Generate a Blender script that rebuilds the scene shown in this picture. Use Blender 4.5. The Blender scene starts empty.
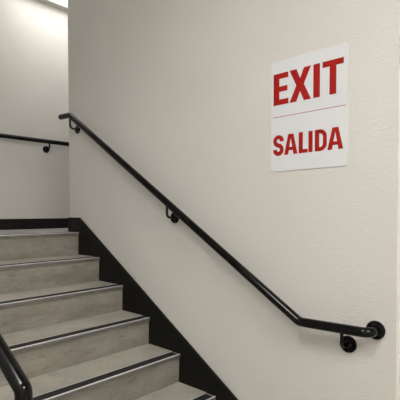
import bpy, bmesh, math
from mathutils import Vector, Matrix
C = bpy.context.scene.collection
Z0 = 1.424                 # height of the upper landing above the lower floor
RISE, RUN, NSTEP = 0.178, 0.2809, 8
WX = 0.02                  # face of the wall with the sign
YB = 0.94                  # face of the wall behind the landing
YC, YE = 0.1675, -2.357    # the two ends of the wall with the sign
XL = -1.50                 # open side of the flight
CEIL = Z0 + 2.18

# ------------------------------------------------------------ materials
def mat(name, col, rough=0.5, metal=0.0, spec=0.5):
    m = bpy.data.materials.new(name); m.use_nodes = True
    b = m.node_tree.nodes['Principled BSDF']
    b.inputs['Base Color'].default_value = (*col, 1)
    b.inputs['Roughness'].default_value = rough
    b.inputs['Metallic'].default_value = metal
    b.inputs['Specular IOR Level'].default_value = spec
    return m, m.node_tree, b
def coords(nt, scale=(1, 1, 1)):
    tc = nt.nodes.new('ShaderNodeTexCoord'); mp = nt.nodes.new('ShaderNodeMapping')
    mp.inputs['Scale'].default_value = scale
    nt.links.new(tc.outputs['Object'], mp.inputs['Vector'])
    return mp.outputs['Vector']
def noise(nt, vec, scale, detail=2, rough=0.5):
    n = nt.nodes.new('ShaderNodeTexNoise'); n.inputs['Scale'].default_value = scale
    n.inputs['Detail'].default_value = detail; n.inputs['Roughness'].default_value = rough
    nt.links.new(vec, n.inputs['Vector']); return n.outputs['Fac']
def ramp(nt, fac, stops):
    r = nt.nodes.new('ShaderNodeValToRGB'); e = r.color_ramp.elements
    while len(e) < len(stops): e.new(0.5)
    for k, (p, c) in enumerate(stops):
        e[k].position = p; e[k].color = (*c, 1)
    nt.links.new(fac, r.inputs['Fac']); return r.outputs['Color']
def bump(nt, b, fac, strength, dist):
    n = nt.nodes.new('ShaderNodeBump'); n.inputs['Strength'].default_value = strength
    n.inputs['Distance'].default_value = dist
    nt.links.new(fac, n.inputs['Height']); nt.links.new(n.outputs['Normal'], b.inputs['Normal'])
def mixc(nt, a, b_, fac, mode='MULTIPLY'):
    n = nt.nodes.new('ShaderNodeMix'); n.data_type = 'RGBA'; n.blend_type = mode
    if isinstance(fac, float): n.inputs[0].default_value = fac
    else: nt.links.new(fac, n.inputs[0])
    nt.links.new(a, n.inputs[6]); nt.links.new(b_, n.inputs[7]); return n.outputs[2]

def wall_mat(name, col, bs):
    m, nt, b = mat(name, col, 0.45, 0, 0.4)
    v = coords(nt)
    f = noise(nt, v, 130, 2.0, 0.5)
    fr = nt.nodes.new('ShaderNodeMapRange'); fr.inputs[1].default_value = 0.42; fr.inputs[2].default_value = 0.62
    nt.links.new(f, fr.inputs[0])
    bump(nt, b, fr.outputs[0], bs, 0.002)
    g = noise(nt, v, 1.6, 3)
    c = ramp(nt, g, [(0.3, tuple(x*0.97 for x in col)), (0.7, tuple(min(1, x*1.02) for x in col))])
    nt.links.new(c, b.inputs['Base Color'])
    return m
M_WALL = wall_mat('orange_peel_paint', (0.676, 0.662, 0.628), 0.40)
M_WALLB = wall_mat('smooth_wall_paint', (0.676, 0.662, 0.628), 0.10)
M_CEIL, _, _ = mat('ceiling_paint', (0.66, 0.645, 0.60), 0.8, 0, 0.2)

def concrete(name, dark, light, stain, sc=(1, 1, 1)):
    m, nt, b = mat(name, light, 0.6, 0, 0.35)
    v = coords(nt, sc)
    a = ramp(nt, noise(nt, v, 5, 5, 0.6), [(0.3, dark), (0.7, light)])
    s = ramp(nt, noise(nt, v, 18, 6, 0.7), [(0.30, stain), (0.46, (1, 1, 1))])
    c = mixc(nt, a, s, 0.6)
    g = ramp(nt, noise(nt, v, 140, 2, 0.6), [(0.35, (0.74, 0.74, 0.74)), (0.65, (1.0, 1.0, 1.0))])
    c = mixc(nt, c, g, 0.7)
    nt.links.new(c, b.inputs['Base Color'])
    bump(nt, b, noise(nt, v, 60, 4), 0.12, 0.002)
    return m
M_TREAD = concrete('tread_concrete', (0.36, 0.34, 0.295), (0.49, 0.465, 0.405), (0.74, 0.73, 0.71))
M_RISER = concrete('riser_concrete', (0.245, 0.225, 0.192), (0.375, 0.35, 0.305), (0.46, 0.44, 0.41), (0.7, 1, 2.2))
M_LAND = concrete('landing_concrete', (0.36, 0.355, 0.35), (0.42, 0.415, 0.41), (0.85, 0.84, 0.82))

def black(name, col, rough):
    m, nt, b = mat(name, col, rough, 0, 0.26)
    v = coords(nt)
    r = nt.nodes.new('ShaderNodeMapRange'); r.inputs[3].default_value = rough*0.8; r.inputs[4].default_value = rough*1.25
    nt.links.new(noise(nt, v, 30, 3), r.inputs[0]); nt.links.new(r.outputs[0], b.inputs['Roughness'])
    return m
M_RAIL = black('black_enamel', (0.003, 0.003, 0.003), 0.15)
M_STR = black('black_stringer_paint', (0.003, 0.003, 0.0025), 0.5)
M_RUB = black('black_rubber_base', (0.007, 0.0065, 0.005), 0.6)
M_GRIP = black('black_grip', (0.02, 0.02, 0.02), 0.75)
M_SCREW = black('dark_screw', (0.02, 0.02, 0.02), 0.3)
def metal(name, ca, cb):
    m, nt, b = mat(name, (0.48, 0.47, 0.46), 0.38, 0.45)
    v = coords(nt, (0.3, 1, 1))
    c = ramp(nt, noise(nt, v, 25, 4, 0.7), [(0.3, ca), (0.7, cb)])
    nt.links.new(c, b.inputs['Base Color']); return m
M_ALU = metal('highlit_aluminium_edge', (0.60, 0.60, 0.60), (0.80, 0.80, 0.80))  # light caught by the rounded edge, put into a brighter metal colour
M_ALD = metal('dull_aluminium_face', (0.17, 0.165, 0.155), (0.28, 0.275, 0.26))
def sign_mat(name, col, rough):
    m, nt, b = mat(name, col, rough, 0, 0.5)
    c = ramp(nt, noise(nt, coords(nt), 8, 2), [(0.2, tuple(x*0.98 for x in col)), (0.8, col)])
    nt.links.new(c, b.inputs['Base Color']); return m
M_SIGN = sign_mat('white_sign_plastic', (0.72, 0.735, 0.755), 0.35)
M_RED = sign_mat('red_sign_ink', (0.37, 0.012, 0.009), 0.5)
M_RED.node_tree.nodes['Principled BSDF'].inputs['Specular IOR Level'].default_value = 0.15
M_LINE = sign_mat('thin_red_rule_ink', (0.42, 0.08, 0.09), 0.4)
M_FRAME, _, _ = mat('white_light_frame', (0.75, 0.74, 0.70), 0.5)
def lamp_mat(name, strength):
    m = bpy.data.materials.new(name); m.use_nodes = True; nt = m.node_tree; nt.nodes.clear()
    e = nt.nodes.new('ShaderNodeEmission'); o = nt.nodes.new('ShaderNodeOutputMaterial')
    e.inputs['Color'].default_value = (1.0, 0.975, 0.94, 1); e.inputs['Strength'].default_value = strength
    nt.links.new(e.outputs[0], o.inputs[0]); return m
M_LAMP = lamp_mat('lit_diffuser_landing', 2.3)
M_LAMP2 = lamp_mat('lit_diffuser_stairs', 23.0)
M_FILL = lamp_mat('fill_light_diffuser', 13.5)

# ------------------------------------------------------------ helpers
def obj(name, bm, m, parent=None, smooth=None):
    bmesh.ops.recalc_face_normals(bm, faces=bm.faces)
    me = bpy.data.meshes.new(name); bm.to_mesh(me); bm.free()
    o = bpy.data.objects.new(name, me); C.objects.link(o)
    for k in (m if isinstance(m, (list, tuple)) else [m]): me.materials.append(k)
    if smooth is not None: me.shade_smooth(); me.set_sharp_from_angle(angle=math.radians(smooth))
    if parent is not None: o.parent = parent; o.matrix_parent_inverse = Matrix.Translation(-parent.location)
    return o
def thing(name, label, cat, loc, group=None):
    o = bpy.data.objects.new(name, None); C.objects.link(o); o.location = loc
    o.empty_display_size = 0.1
    o['label'] = label; o['category'] = cat
    if group: o['group'] = group
    return o
def box(bm, a, b, bev=0.0):
    r = bmesh.ops.create_cube(bm, size=1)
    s = [abs(b[i]-a[i]) for i in range(3)]; c = [(a[i]+b[i])/2 for i in range(3)]
    bmesh.ops.scale(bm, vec=s, verts=r['verts']); bmesh.ops.translate(bm, vec=c, verts=r['verts'])
    if bev:
        es = list({e for v in r['verts'] for e in v.link_edges})
        bmesh.ops.bevel(bm, geom=es, offset=bev, segments=2, affect='EDGES', profile=0.5)
def boxes(*l, bev=0.0):
    bm = bmesh.new()
    for a, b in l: box(bm, a, b, bev)
    return bm
def struct(name, bm, m):
    o = obj(name, bm, m); o['kind'] = 'structure'; return o
def prism_x(bm, pts, x0, x1):
    """polygon given as (y, z), extruded along x"""
    a = [bm.verts.new((x0, y, z)) for y, z in pts]; b = [bm.verts.new((x1, y, z)) for y, z in pts]
    bm.faces.new(a); bm.faces.new(b[::-1]); n = len(pts)
    for i in range(n): bm.faces.new((a[i], a[(i+1) % n], b[(i+1) % n], b[i]))
def fillet(pts, radii, n=10):
    """round the inner corners of a polyline"""
    out = [Vector(pts[0])]
    for i in range(1, len(pts)-1):
        p = Vector(pts[i]); a = (Vector(pts[i-1])-p); b = (Vector(pts[i+1])-p)
        r = radii[i-1]; al, bl = a.normalized(), b.normalized(); ang = al.angle(bl)
        t = min(r/math.tan(ang/2), a.length*0.49, b.length*0.49); r = t*math.tan(ang/2)
        c = p+(al+bl).normalized()*(r/math.sin(ang/2))
        s = p+al*t-c; e = p+bl*t-c; tot = s.angle(e); ax = s.cross(e).normalized()
        for k in range(n+1): out.append(c+Matrix.Rotation(tot*k/n, 3, ax) @ s)
    out.append(Vector(pts[-1])); return out
def tube(bm, path, r, seg=24, cap=True):
    path = [Vector(p) for p in path]; rings = []
    t0 = (path[1]-path[0]).normalized(); up = t0.orthogonal().normalized()
    for i, p in enumerate(path):
        if i == 0: t = path[1]-path[0]
        elif i == len(path)-1: t = path[-1]-path[-2]
        else: t = (path[i]-path[i-1]).normalized()+(path[i+1]-path[i]).normalized()
        t.normalize(); up = (up-t*up.dot(t)).normalized(); sd = t.cross(up)
        rings.append([bm.verts.new(p+(up*math.cos(2*math.pi*k/seg)+sd*math.sin(2*math.pi*k/seg))*r) for k in range(seg)])
    for a, b in zip(rings, rings[1:]):
        for k in range(seg): bm.faces.new((a[k], a[(k+1) % seg], b[(k+1) % seg], b[k]))
    if cap: bm.faces.new(rings[0][::-1]); bm.faces.new(rings[-1])
def lathe(bm, prof, origin, axis, seg=32):
    """profile = (distance along axis, radius)"""
    ax = Vector(axis).normalized(); u = ax.orthogonal().normalized(); w = ax.cross(u); o = Vector(origin); rings = []
    for d, r in prof:
        if r == 0: rings.append([bm.verts.new(o+ax*d)])
        else: rings.append([bm.verts.new(o+ax*d+(u*math.cos(2*math.pi*k/seg)+w*math.sin(2*math.pi*k/seg))*r) for k in range(seg)])
    for a, b in zip(rings, rings[1:]):
        for k in range(seg):
            l = (k+1) % seg
            if len(a) == 1: bm.faces.new((a[0], b[l], b[k]))
            elif len(b) == 1: bm.faces.new((a[k], a[l], b[0]))
            else: bm.faces.new((a[k], a[l], b[l], b[k]))

# ------------------------------------------------------------ the room
X0, X1, Y0 = -2.9, 1.5, -6.4
struct('floor', boxes(((X0, Y0, -0.1), (X1, 0.0, 0.0))), M_TREAD)
struct('floor_landing', boxes(((X0, 0.275, Z0-0.15), (X1, YB, Z0)), ((X0, 0.0, Z0-0.15), (XL-0.04, 0.275, Z0))), M_LAND)
struct('wall_right', boxes(((WX, YE, 0), (X1, YC, CEIL))), M_WALL)
struct('wall_back', boxes(((X0-0.1, YB, 0), (X1+0.1, YB+0.1, CEIL))), M_WALLB)
struct('wall_left', boxes(((X0-0.1, Y0, 0), (X0, YB, CEIL))), M_WALL)
struct('wall_front', boxes(((X0-0.1, Y0-0.1, 0), (X1+0.1, Y0, CEIL))), M_WALL)
struct('wall_side', boxes(((X1, Y0, 0), (X1+0.1, YB, CEIL))), M_WALL)
# ceiling with openings for the recessed lights
LA = (-0.18, 0.27, 1.04, 0.875)          # x0, y0, x1, y1 of the landing light
LB = (-2.1, -4.9, -0.9, -4.3)
L_FILL = (-2.8, -2.5, -1.6, -1.9)  # opening for the added fill light
def ceiling():
    bm = bmesh.new()
    xs = sorted({X0-0.1, X1+0.1, LA[0], LA[2], LB[0], LB[2], L_FILL[0], L_FILL[2]}); ys = sorted({Y0-0.1, YB+0.1, LA[1], LA[3], LB[1], LB[3], L_FILL[1], L_FILL[3]})
    for i in range(len(xs)-1):
        for j in range(len(ys)-1):
            a = (xs[i], ys[j]); b = (xs[i+1], ys[j+1])
            if any(a[0] >= L[0]-1e-6 and b[0] <= L[2]+1e-6 and a[1] >= L[1]-1e-6 and b[1] <= L[3]+1e-6 for L in (LA, LB, L_FILL)): continue
            box(bm, (*a, CEIL), (*b, CEIL+0.06))
    return bm
struct('ceiling', ceiling(), M_CEIL)
M_TRIM, _, _ = mat('pale_trim_paint', (0.86, 0.82, 0.77), 0.5)
struct('trim_1', boxes(((WX+0.0005, YE-0.014, 0), (0.12, YE, Z0+0.75)), bev=0.002), M_TRIM)
struct('baseboard_back', boxes(((X0, YB-0.012, Z0), (X1, YB, Z0+0.0995)), bev=0.003), M_RUB)

struct('baseboard_side', boxes(((WX, YC, Z0), (X1, YC+0.012, Z0+0.0995)), bev=0.002), M_RUB)

# ------------------------------------------------------------ staircase
def nz(k): return Z0-RISE*k
def ny(k): return -RUN*k
stair = thing('staircase', 'flight of concrete stairs with metal nosings and black side stringers', 'stairs', (-0.75, -1.1, 0))
LIP = 0.022
for k in range(NSTEP):
    z, y = nz(k), ny(k); zb = nz(k+1)
    bm = bmesh.new()
    back = y+RUN+0.0155
    # tread and riser: the riser leans in a little below the nosing
    prism_x(bm, [(y+0.010, z-LIP), (y+0.004, z-LIP), (y+0.004, z-0.004), (y+0.069, z-0.004), (y+0.069, z), (back, z), (back, zb), (y+0.0155, zb)], XL, 0.0)
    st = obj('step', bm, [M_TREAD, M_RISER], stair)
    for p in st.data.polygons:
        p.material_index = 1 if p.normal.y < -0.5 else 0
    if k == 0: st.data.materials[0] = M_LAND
    ns = bmesh.new()
    XN = -0.001
    prism_x(ns, [(y, z-LIP), (y, z-0.004), (y+0.0035, z), (y+0.0075, z), (y+0.0075, z-0.0039), (y+0.0039, z-0.0039), (y+0.0039, z-LIP)], XL, XN)
    prism_x(ns, [(y+0.063, z-0.0039), (y+0.063, z+0.0008), (y+0.0688, z+0.0008), (y+0.0688, z-0.0039)], XL, XN-0.012)
    no = obj('nosing_strip', ns, [M_ALU, M_ALD], st)
    for p in no.data.polygons:
        if p.normal.y < -0.9: p.material_index = 1
    g = bmesh.new()
    prof = [(y+0.0077, z-0.0039), (y+0.0077, z-0.0005)]
    for q in range(5):
        c = y+0.0077+(q+0.5)*0.0110
        prof += [(c-0.0045, z+0.0008), (c+0.0045, z+0.0008), (c+0.0054, z-0.0008)]
    prof += [(y+0.0628, z-0.0039)]
    prism_x(g, prof, XL, -0.018)
    obj('grip_insert', g, M_GRIP, st)
SL = RISE/RUN
def stringer(x0, x1, wrap):
    bm = bmesh.new()
    zt = Z0+0.115
    # top edge line through the measured slope, foot turned level along the lower floor
    pts = [(0.007, zt), (-NSTEP*RUN+0.10, zt-SL*(0.007+NSTEP*RUN-0.10))]
    yl = -NSTEP*RUN+0.10; zl = pts[1][1]
    y_end = YE+0.0
    y100 = 0.007-(zt-0.10)/SL
    pts = [(YC-0.0 if wrap else 0.1675, zt), (0.007, zt), (y100, 0.10), (y_end, 0.10), (y_end, 0.0), (-NSTEP*RUN+RUN+0.3, 0.0)]
    pts += [(YC, Z0-0.2), ]
    prism_x(bm, pts, x0, x1)
    return bm
s1 = stringer(0.0, WX-0.0004, True)
o = obj('stringer', s1, M_STR, stair)
md = o.modifiers.new('b', 'BEVEL'); md.width = 0.0035; md.segments = 2; md.limit_method = 'ANGLE'
s2 = bmesh.new()
prism_x(s2, [(0.0, Z0-0.004), (-NSTEP*RUN+0.02, 0.17), (-NSTEP*RUN+0.02, 0), (-1.7, 0), (0.0, Z0-0.36)], XL-0.04, XL)
o = obj('stringer', s2, M_STR, stair)

# ------------------------------------------------------------ handrails
PR = 0.0215
RX = -0.05
def flange(bm, c, axis, r, th=0.009):
    lathe(bm, [(0, r), (th*0.55, r), (th, r*0.93), (th, r*0.5), (th*1.5, r*0.44), (th*2.2, r*0.30), (th*2.2, 0)], c, axis)
def bracket(parent, fc, axis, rail_pt, r=0.038):
    """wall flange at fc, arm out from it and up to the rail's underside"""
    fc = Vector(fc); ax = Vector(axis); rp = Vector(rail_pt)
    reach = (rp-fc).dot(ax)
    corner = fc+ax*reach
    top = Vector((rp.x, corner.y, rp.z-PR*0.7))
    bm = bmesh.new()
    tube(bm, fillet([fc+ax*0.004, corner, top], [0.026], 10), 0.0075, 14)
    # small saddle under the pipe
    box(bm, (rp.x-0.010, corner.y-0.014, top.z-0.004), (rp.x+0.010, corner.y+0.014, top.z+0.004), 0.002)
    br = obj('bracket', bm, M_RAIL, parent, 40)
    f = bmesh.new(); flange(f, fc, axis, r)
    obj('wall_flange', f, M_RAIL, br, 35)
    u = ax.orthogonal().normalized(); w = ax.cross(u)
    for k in range(3):
        s = bmesh.new(); a = math.pi/2+k*2*math.pi/3
        lathe(s, [(0.008, 0.0042), (0.0108, 0.0036), (0.0115, 0)], fc+(u*math.cos(a)+w*math.sin(a))*r*0.74, axis, 10)
        obj('screw', s, M_SCREW, br, 35)
    return br
def railz(y, yt=0.036, zt=0.914, s=SL*1.003): return Z0+zt+(y-yt)*s

hr = thing('handrail', 'black pipe handrail sloping down the wall below the red and white sign', 'handrail', (WX, -1.1, Z0+0.15))
ZB = Z0-0.352
yb = 0.036-(0.914+0.352)/(SL*1.003)
bm = bmesh.new()
tube(bm, fillet([(RX, 0.172, Z0+0.920), (RX, 0.036, Z0+0.914), (RX, yb, ZB-0.008), (RX, -2.276, ZB), (WX-0.002, -2.276, ZB)], [0.05, 0.05, 0.042], 10), PR, 28)
obj('rail_pipe', bm, M_RAIL, hr, 40)
bm = bmesh.new(); lathe(bm, [(0, PR), (0.004, PR*0.9), (0.007, PR*0.6), (0.008, 0)], (RX, 0.172, Z0+0.920), (0, 1, 0.03))
obj('end_cap', bm, M_RAIL, hr, 60)
bm = bmesh.new(); lathe(bm, [(0, 0.040), (0.006, 0.040), (0.010, 0.037), (0.011, 0.028), (0.016, 0.025), (0.016, PR)], (WX, -2.276, ZB), (-1, 0, 0))
obj('end_flange', bm, M_RAIL, hr, 35)
bracket(hr, (WX, -2.158, Z0-0.437), (-1, 0, 0), (RX, -2.158, ZB))
bracket(hr, (WX, -1.062, Z0+0.120), (-1, 0, 0), (RX, -1.062, railz(-1.062)), 0.036)
bracket(hr, (WX, 0.032, Z0+0.812), (-1, 0, 0), (RX, 0.032, railz(0.032)), 0.034)

hb = thing('handrail', 'black pipe handrail running level along the wall behind the upper landing', 'handrail', (0.2, YB, Z0+0.78))
bm = bmesh.new()
tube(bm, fillet([(-1.6, YB-0.002, Z0+0.838), (-1.6, YB-0.07, Z0+0.838), (1.2, YB-0.07, Z0+0.838), (1.2, YB-0.002, Z0+0.838)], [0.04, 0.04], 8), 0.020, 20)
obj('rail_pipe', bm, M_RAIL, hb, 40)
for x in (-1.6, 1.2):
    bm = bmesh.new(); lathe(bm, [(0, 0.040), (0.006, 0.040), (0.010, 0.037), (0.011, 0.028), (0.016, 0.025), (0.016, 0.02)], (x, YB, Z0+0.838), (0, -1, 0))
    obj('end_flange', bm, M_RAIL, hb, 35)
def back_bracket(x):
    br = bmesh.new(); fc = Vector((x, YB, Z0+0.772))
    tube(br, fillet([fc+Vector((0, -0.004, 0)), (x, YB-0.07, fc.z), (x, YB-0.07, Z0+0.838-0.014)], [0.026], 10), 0.0075, 14)
    b = obj('bracket', br, M_RAIL, hb, 40)
    f = bmesh.new(); flange(f, fc, (0, -1, 0), 0.034); obj('wall_flange', f, M_RAIL, b, 35)
for x in (0.226, -0.95): back_bracket(x)

hl = thing('handrail', 'black pipe guard rail bending down at the lower left of the photo', 'handrail', (-1.3, -1.3, 0))
GB = Vector((-1.3555, -1.920, Z0-0.292)); GT = GB+Vector((-0.045, 1, 0.60))*1.955
GE = Vector((GT.x, 0.40, GT.z))
bm = bmesh.new()
tube(bm, fillet([(GB.x, GB.y, nz(7)), GB, GT, GE, (GE.x, GE.y, Z0)], [0.02, 0.06, 0.08], 12), PR, 32)
obj('rail_pipe', bm, M_RAIL, hl, 40)
for y, p, z in ((0, GE, Z0), (0, GB, nz(7))):
    bm = bmesh.new(); lathe(bm, [(0, 0.036), (0.006, 0.036), (0.009, 0.033), (0.010, PR)], (p.x, p.y, z), (0, 0, 1))
    obj('floor_flange', bm, M_RAIL, hl, 35)

# ------------------------------------------------------------ the sign
SY, SZ, SW, SH = -1.7561, Z0+0.3531, 0.392, 0.5422      # left edge, bottom, width, height
sign = thing('exit_sign', 'white rectangular plastic sign reading EXIT SALIDA in red on the wall', 'sign', (WX, SY-SW/2, SZ))
TH = 0.004
def P(s, t, d): return (WX-d, SY-s, SZ+t)
def plate(outline, d0, d1):
    bm = bmesh.new(); n = len(outline)
    a = [bm.verts.new(P(s, t, d0)) for s, t in outline]; b = [bm.verts.new(P(s, t, d1)) for s, t in outline]
    bm.faces.new(a); bm.faces.new(b[::-1])
    for i in range(n): bm.faces.new((a[i], a[(i+1) % n], b[(i+1) % n], b[i]))
    bm.normal_update()
    bmesh.ops.triangulate(bm, faces=[f for f in bm.faces if len(f.verts) > 4], quad_method='BEAUTY', ngon_method='EAR_CLIP')
    return bm
rr = 0.016; out = []
for cx, cy, a0 in ((SW-rr, SH-rr, 0), (rr, SH-rr, 90), (rr, rr, 180), (SW-rr, rr, 270)):
    for k in range(7):
        a = math.radians(a0+15*k); out.append((cx+rr*math.cos(a), cy+rr*math.sin(a)))
o = obj('sign_panel', plate(out, 0.0, TH), M_SIGN, sign)
md = o.modifiers.new('b', 'BEVEL'); md.width = 0.001; md.segments = 2; md.limit_method = 'ANGLE'
I0, I1 = TH-0.0005, TH+0.0004
def letter(polys):
    """polys: outlines in sign units; several outlines make one letter"""
    bm = bmesh.new()
    for pl in polys:
        b2 = plate(pl, I0, I1); me = bpy.data.meshes.new('t'); b2.to_mesh(me); b2.free(); bm.from_mesh(me); bpy.data.meshes.remove(me)
    obj('letter', bm, M_RED, sign)
def ribbon(center, hw):
    """list of quads of a stroked centre line"""
    L, R = [], []
    for i, p in enumerate(center):
        a = center[max(i-1, 0)]; b = center[min(i+1, len(center)-1)]
        dx, dy = b[0]-a[0], b[1]-a[1]; l = math.hypot(dx, dy); nx, ny_ = -dy/l*hw, dx/l*hw
        L.append((p[0]+nx, p[1]+ny_)); R.append((p[0]-nx, p[1]-ny_))
    return [[L[i], L[i+1], R[i+1], R[i]] for i in range(len(center)-1)]
# EXIT
b0, t0, w = 0.326, 0.480, 0.033; h = t0-b0; hb_ = 0.027
letter([[(0.014, b0), (0.098, b0), (0.098, b0+hb_), (0.047, b0+hb_), (0.047, b0+h*0.5-0.013), (0.092, b0+h*0.5-0.013),
         (0.092, b0+h*0.5+0.013), (0.047, b0+h*0.5+0.013), (0.047, t0-hb_), (0.096, t0-hb_), (0.096, t0), (0.014, t0)]])
x0, x1 = 0.103, 0.217; xm = (x0+x1)/2; d = 0.037; g = 0.018; ym = (b0+t0)/2
letter([[(x0, b0), (x0+d, b0), (xm, ym-0.031), (x1-d, b0), (x1, b0), (xm+g+0.002, ym), (x1-0.001, t0), (x1-d, t0), (xm, ym+0.031), (x0+d+0.001, t0), (x0+0.001, t0), (xm-g-0.002, ym)]])
letter([[(0.228, b0), (0.261, b0), (0.261, t0), (0.228, t0)]])
letter([[(0.273, t0), (0.273, t0-hb_), (0.307, t0-hb_), (0.307, b0), (0.339, b0), (0.339, t0-hb_), (0.373, t0-hb_), (0.373, t0)]])
# SALIDA
b1, t1, v = 0.078, 0.177, 0.022; h1 = t1-b1
def S():
    cx, hw = 0.0425, 0.0105; rx = 0.0195; ry = 0.0165
    c = []
    cyT, cyB = t1-hw-ry, b1+hw+ry
    for k in range(0, 11): a = math.radians(-12+20.2*k); c.append((cx+rx*math.cos(a), cyT+(ry+0.002)*math.sin(a)))
    for k in range(0, 11):
        pass
    c += [(cx-0.0155, cyT-0.014), (cx-0.004, cyT-0.021), (cx+0.008, cyB+0.020), (cx+0.0165, cyB+0.012)]
    for k in range(0, 11): a = math.radians(12-20.2*k); c.append((cx+rx*math.cos(a), cyB+(ry+0.002)*math.sin(a)))
    return ribbon(c, hw)
letter(S())
def A(x0, x1):
    xm = (x0+x1)/2; tw = 0.014; leg = 0.022; bar0, bar1 = b1+0.020, b1+0.036
    def inner(t): return (tw*0.0+0.0 + ((x1-x0)/2-leg)*(1-(t-b1)/(h1*0.86)))
    L = [[(x0, b1), (x0+leg, b1), (xm-inner(bar0), bar0), (xm-inner(bar1), bar1), (xm, b1+h1*0.80), (xm, t1), (xm-tw, t1)],
         [(xm+tw, t1), (xm, t1), (xm, b1+h1*0.80), (xm+inner(bar1), bar1), (xm+inner(bar0), bar0), (x1-leg, b1), (x1, b1)],
         [(xm-inner(bar0)-0.002, bar0), (xm+inner(bar0)+0.002, bar0), (xm+inner(bar1)+0.002, bar1), (xm-inner(bar1)-0.002, bar1)]]
    return L
letter(A(0.075, 0.148))
letter([[(0.154, b1), (0.201, b1), (0.201, b1+0.018), (0.154+v, b1+0.018), (0.154+v, t1), (0.154, t1)]])
letter([[(0.205, b1), (0.226, b1), (0.226, t1), (0.205, t1)]])
def Dl(x0, x1):
    polys = [[(x0, b1), (x0+v, b1), (x0+v, t1), (x0, t1)]]
    r = 0.024; hw = 0.0105; c = [(x0+v-0.003, t1-0.009), (x1-r-0.006, t1-0.009)]
    for k in range(7): a = math.radians(90-15*k); c.append((x1-hw-r+0.0+(r)*math.cos(a), t1-0.009-r+r*math.sin(a)))
    for k in range(7): a = math.radians(0-15*k); c.append((x1-hw-r+(r)*math.cos(a), b1+0.009+r+r*math.sin(a)))
    c += [(x1-r-0.012, b1+0.009), (x0+v-0.003, b1+0.009)]
    c = [p for i, p in enumerate(c) if i == 0 or math.hypot(p[0]-c[i-1][0], p[1]-c[i-1][1]) > 0.0012]
    return polys+ribbon(c, 0.0095)
letter(Dl(0.237, 0.297))
letter(A(0.299, 0.373))
obj('divider_line', plate([(0.010, 0.2662), (0.382, 0.2662), (0.382, 0.2692), (0.010, 0.2692)], I0, I1), M_LINE, sign)

# ------------------------------------------------------------ ceiling lights
def ceiling_light(L, m, label):
    t = thing('ceiling_light', label, 'light', ((L[0]+L[2])/2, (L[1]+L[3])/2, CEIL))
    f = 0.018
    obj('light_frame', boxes(((L[0], L[1], CEIL-0.004), (L[0]+f, L[3], CEIL+0.085)), ((L[2]-f, L[1], CEIL-0.004), (L[2], L[3], CEIL+0.085)),
        ((L[0]+f, L[1], CEIL-0.004), (L[2]-f, L[1]+f, CEIL+0.085)), ((L[0]+f, L[3]-f, CEIL-0.004), (L[2]-f, L[3], CEIL+0.085))), M_FRAME, t)
    obj('diffuser', boxes(((L[0]+f, L[1]+f, CEIL+0.055), (L[2]-f, L[3]-f, CEIL+0.06))), m, t)
ceiling_light(LA, M_LAMP, 'bright rectangular ceiling light over the upper landing, at the top left of the photo')
ceiling_light(LB, M_LAMP2, 'rectangular ceiling light above the lower floor well behind the camera')
ceiling_light(L_FILL, M_FILL, 'added fill light panel, unseen, above the open side of the stairs')  # invented fitting, added to brighten the wall with the sign

# ------------------------------------------------------------ world, camera, view
wd = bpy.data.worlds.new('world'); bpy.context.scene.world = wd; wd.use_nodes = True
wd.node_tree.nodes['Background'].inputs[0].default_value = (0.05, 0.05, 0.05, 1)
cam = bpy.data.cameras.new('camera'); co = bpy.data.objects.new('camera', cam); C.objects.link(co)
cam.sensor_fit = 'HORIZONTAL'; cam.sensor_width = 36; cam.lens = 425.585/400*36
cam.shift_x = 12.0317/400; cam.shift_y = 25.8943/400; cam.clip_start = 0.02
yaw, pit, rol = 0.8065, -0.03, -0.0031
F = Vector((math.sin(yaw)*math.cos(pit), math.cos(yaw)*math.cos(pit), math.sin(pit)))
Rt = Vector((math.cos(yaw), -math.sin(yaw), 0)); U = Rt.cross(F)
r = Rt*math.cos(rol)+U*math.sin(rol); u = U*math.cos(rol)-Rt*math.sin(rol)
mt = Matrix((r, u, -F)).transposed().to_4x4(); mt.translation = Vector((-1.8277, -2.9427, Z0+0.1471))
co.matrix_world = mt
sc = bpy.context.scene; sc.camera = co
sc.view_settings.view_transform = 'Standard'; sc.view_settings.look = 'None'
sc.view_settings.gamma = 1; sc.view_settings.use_curve_mapping = False; sc.view_settings.exposure = 1.06
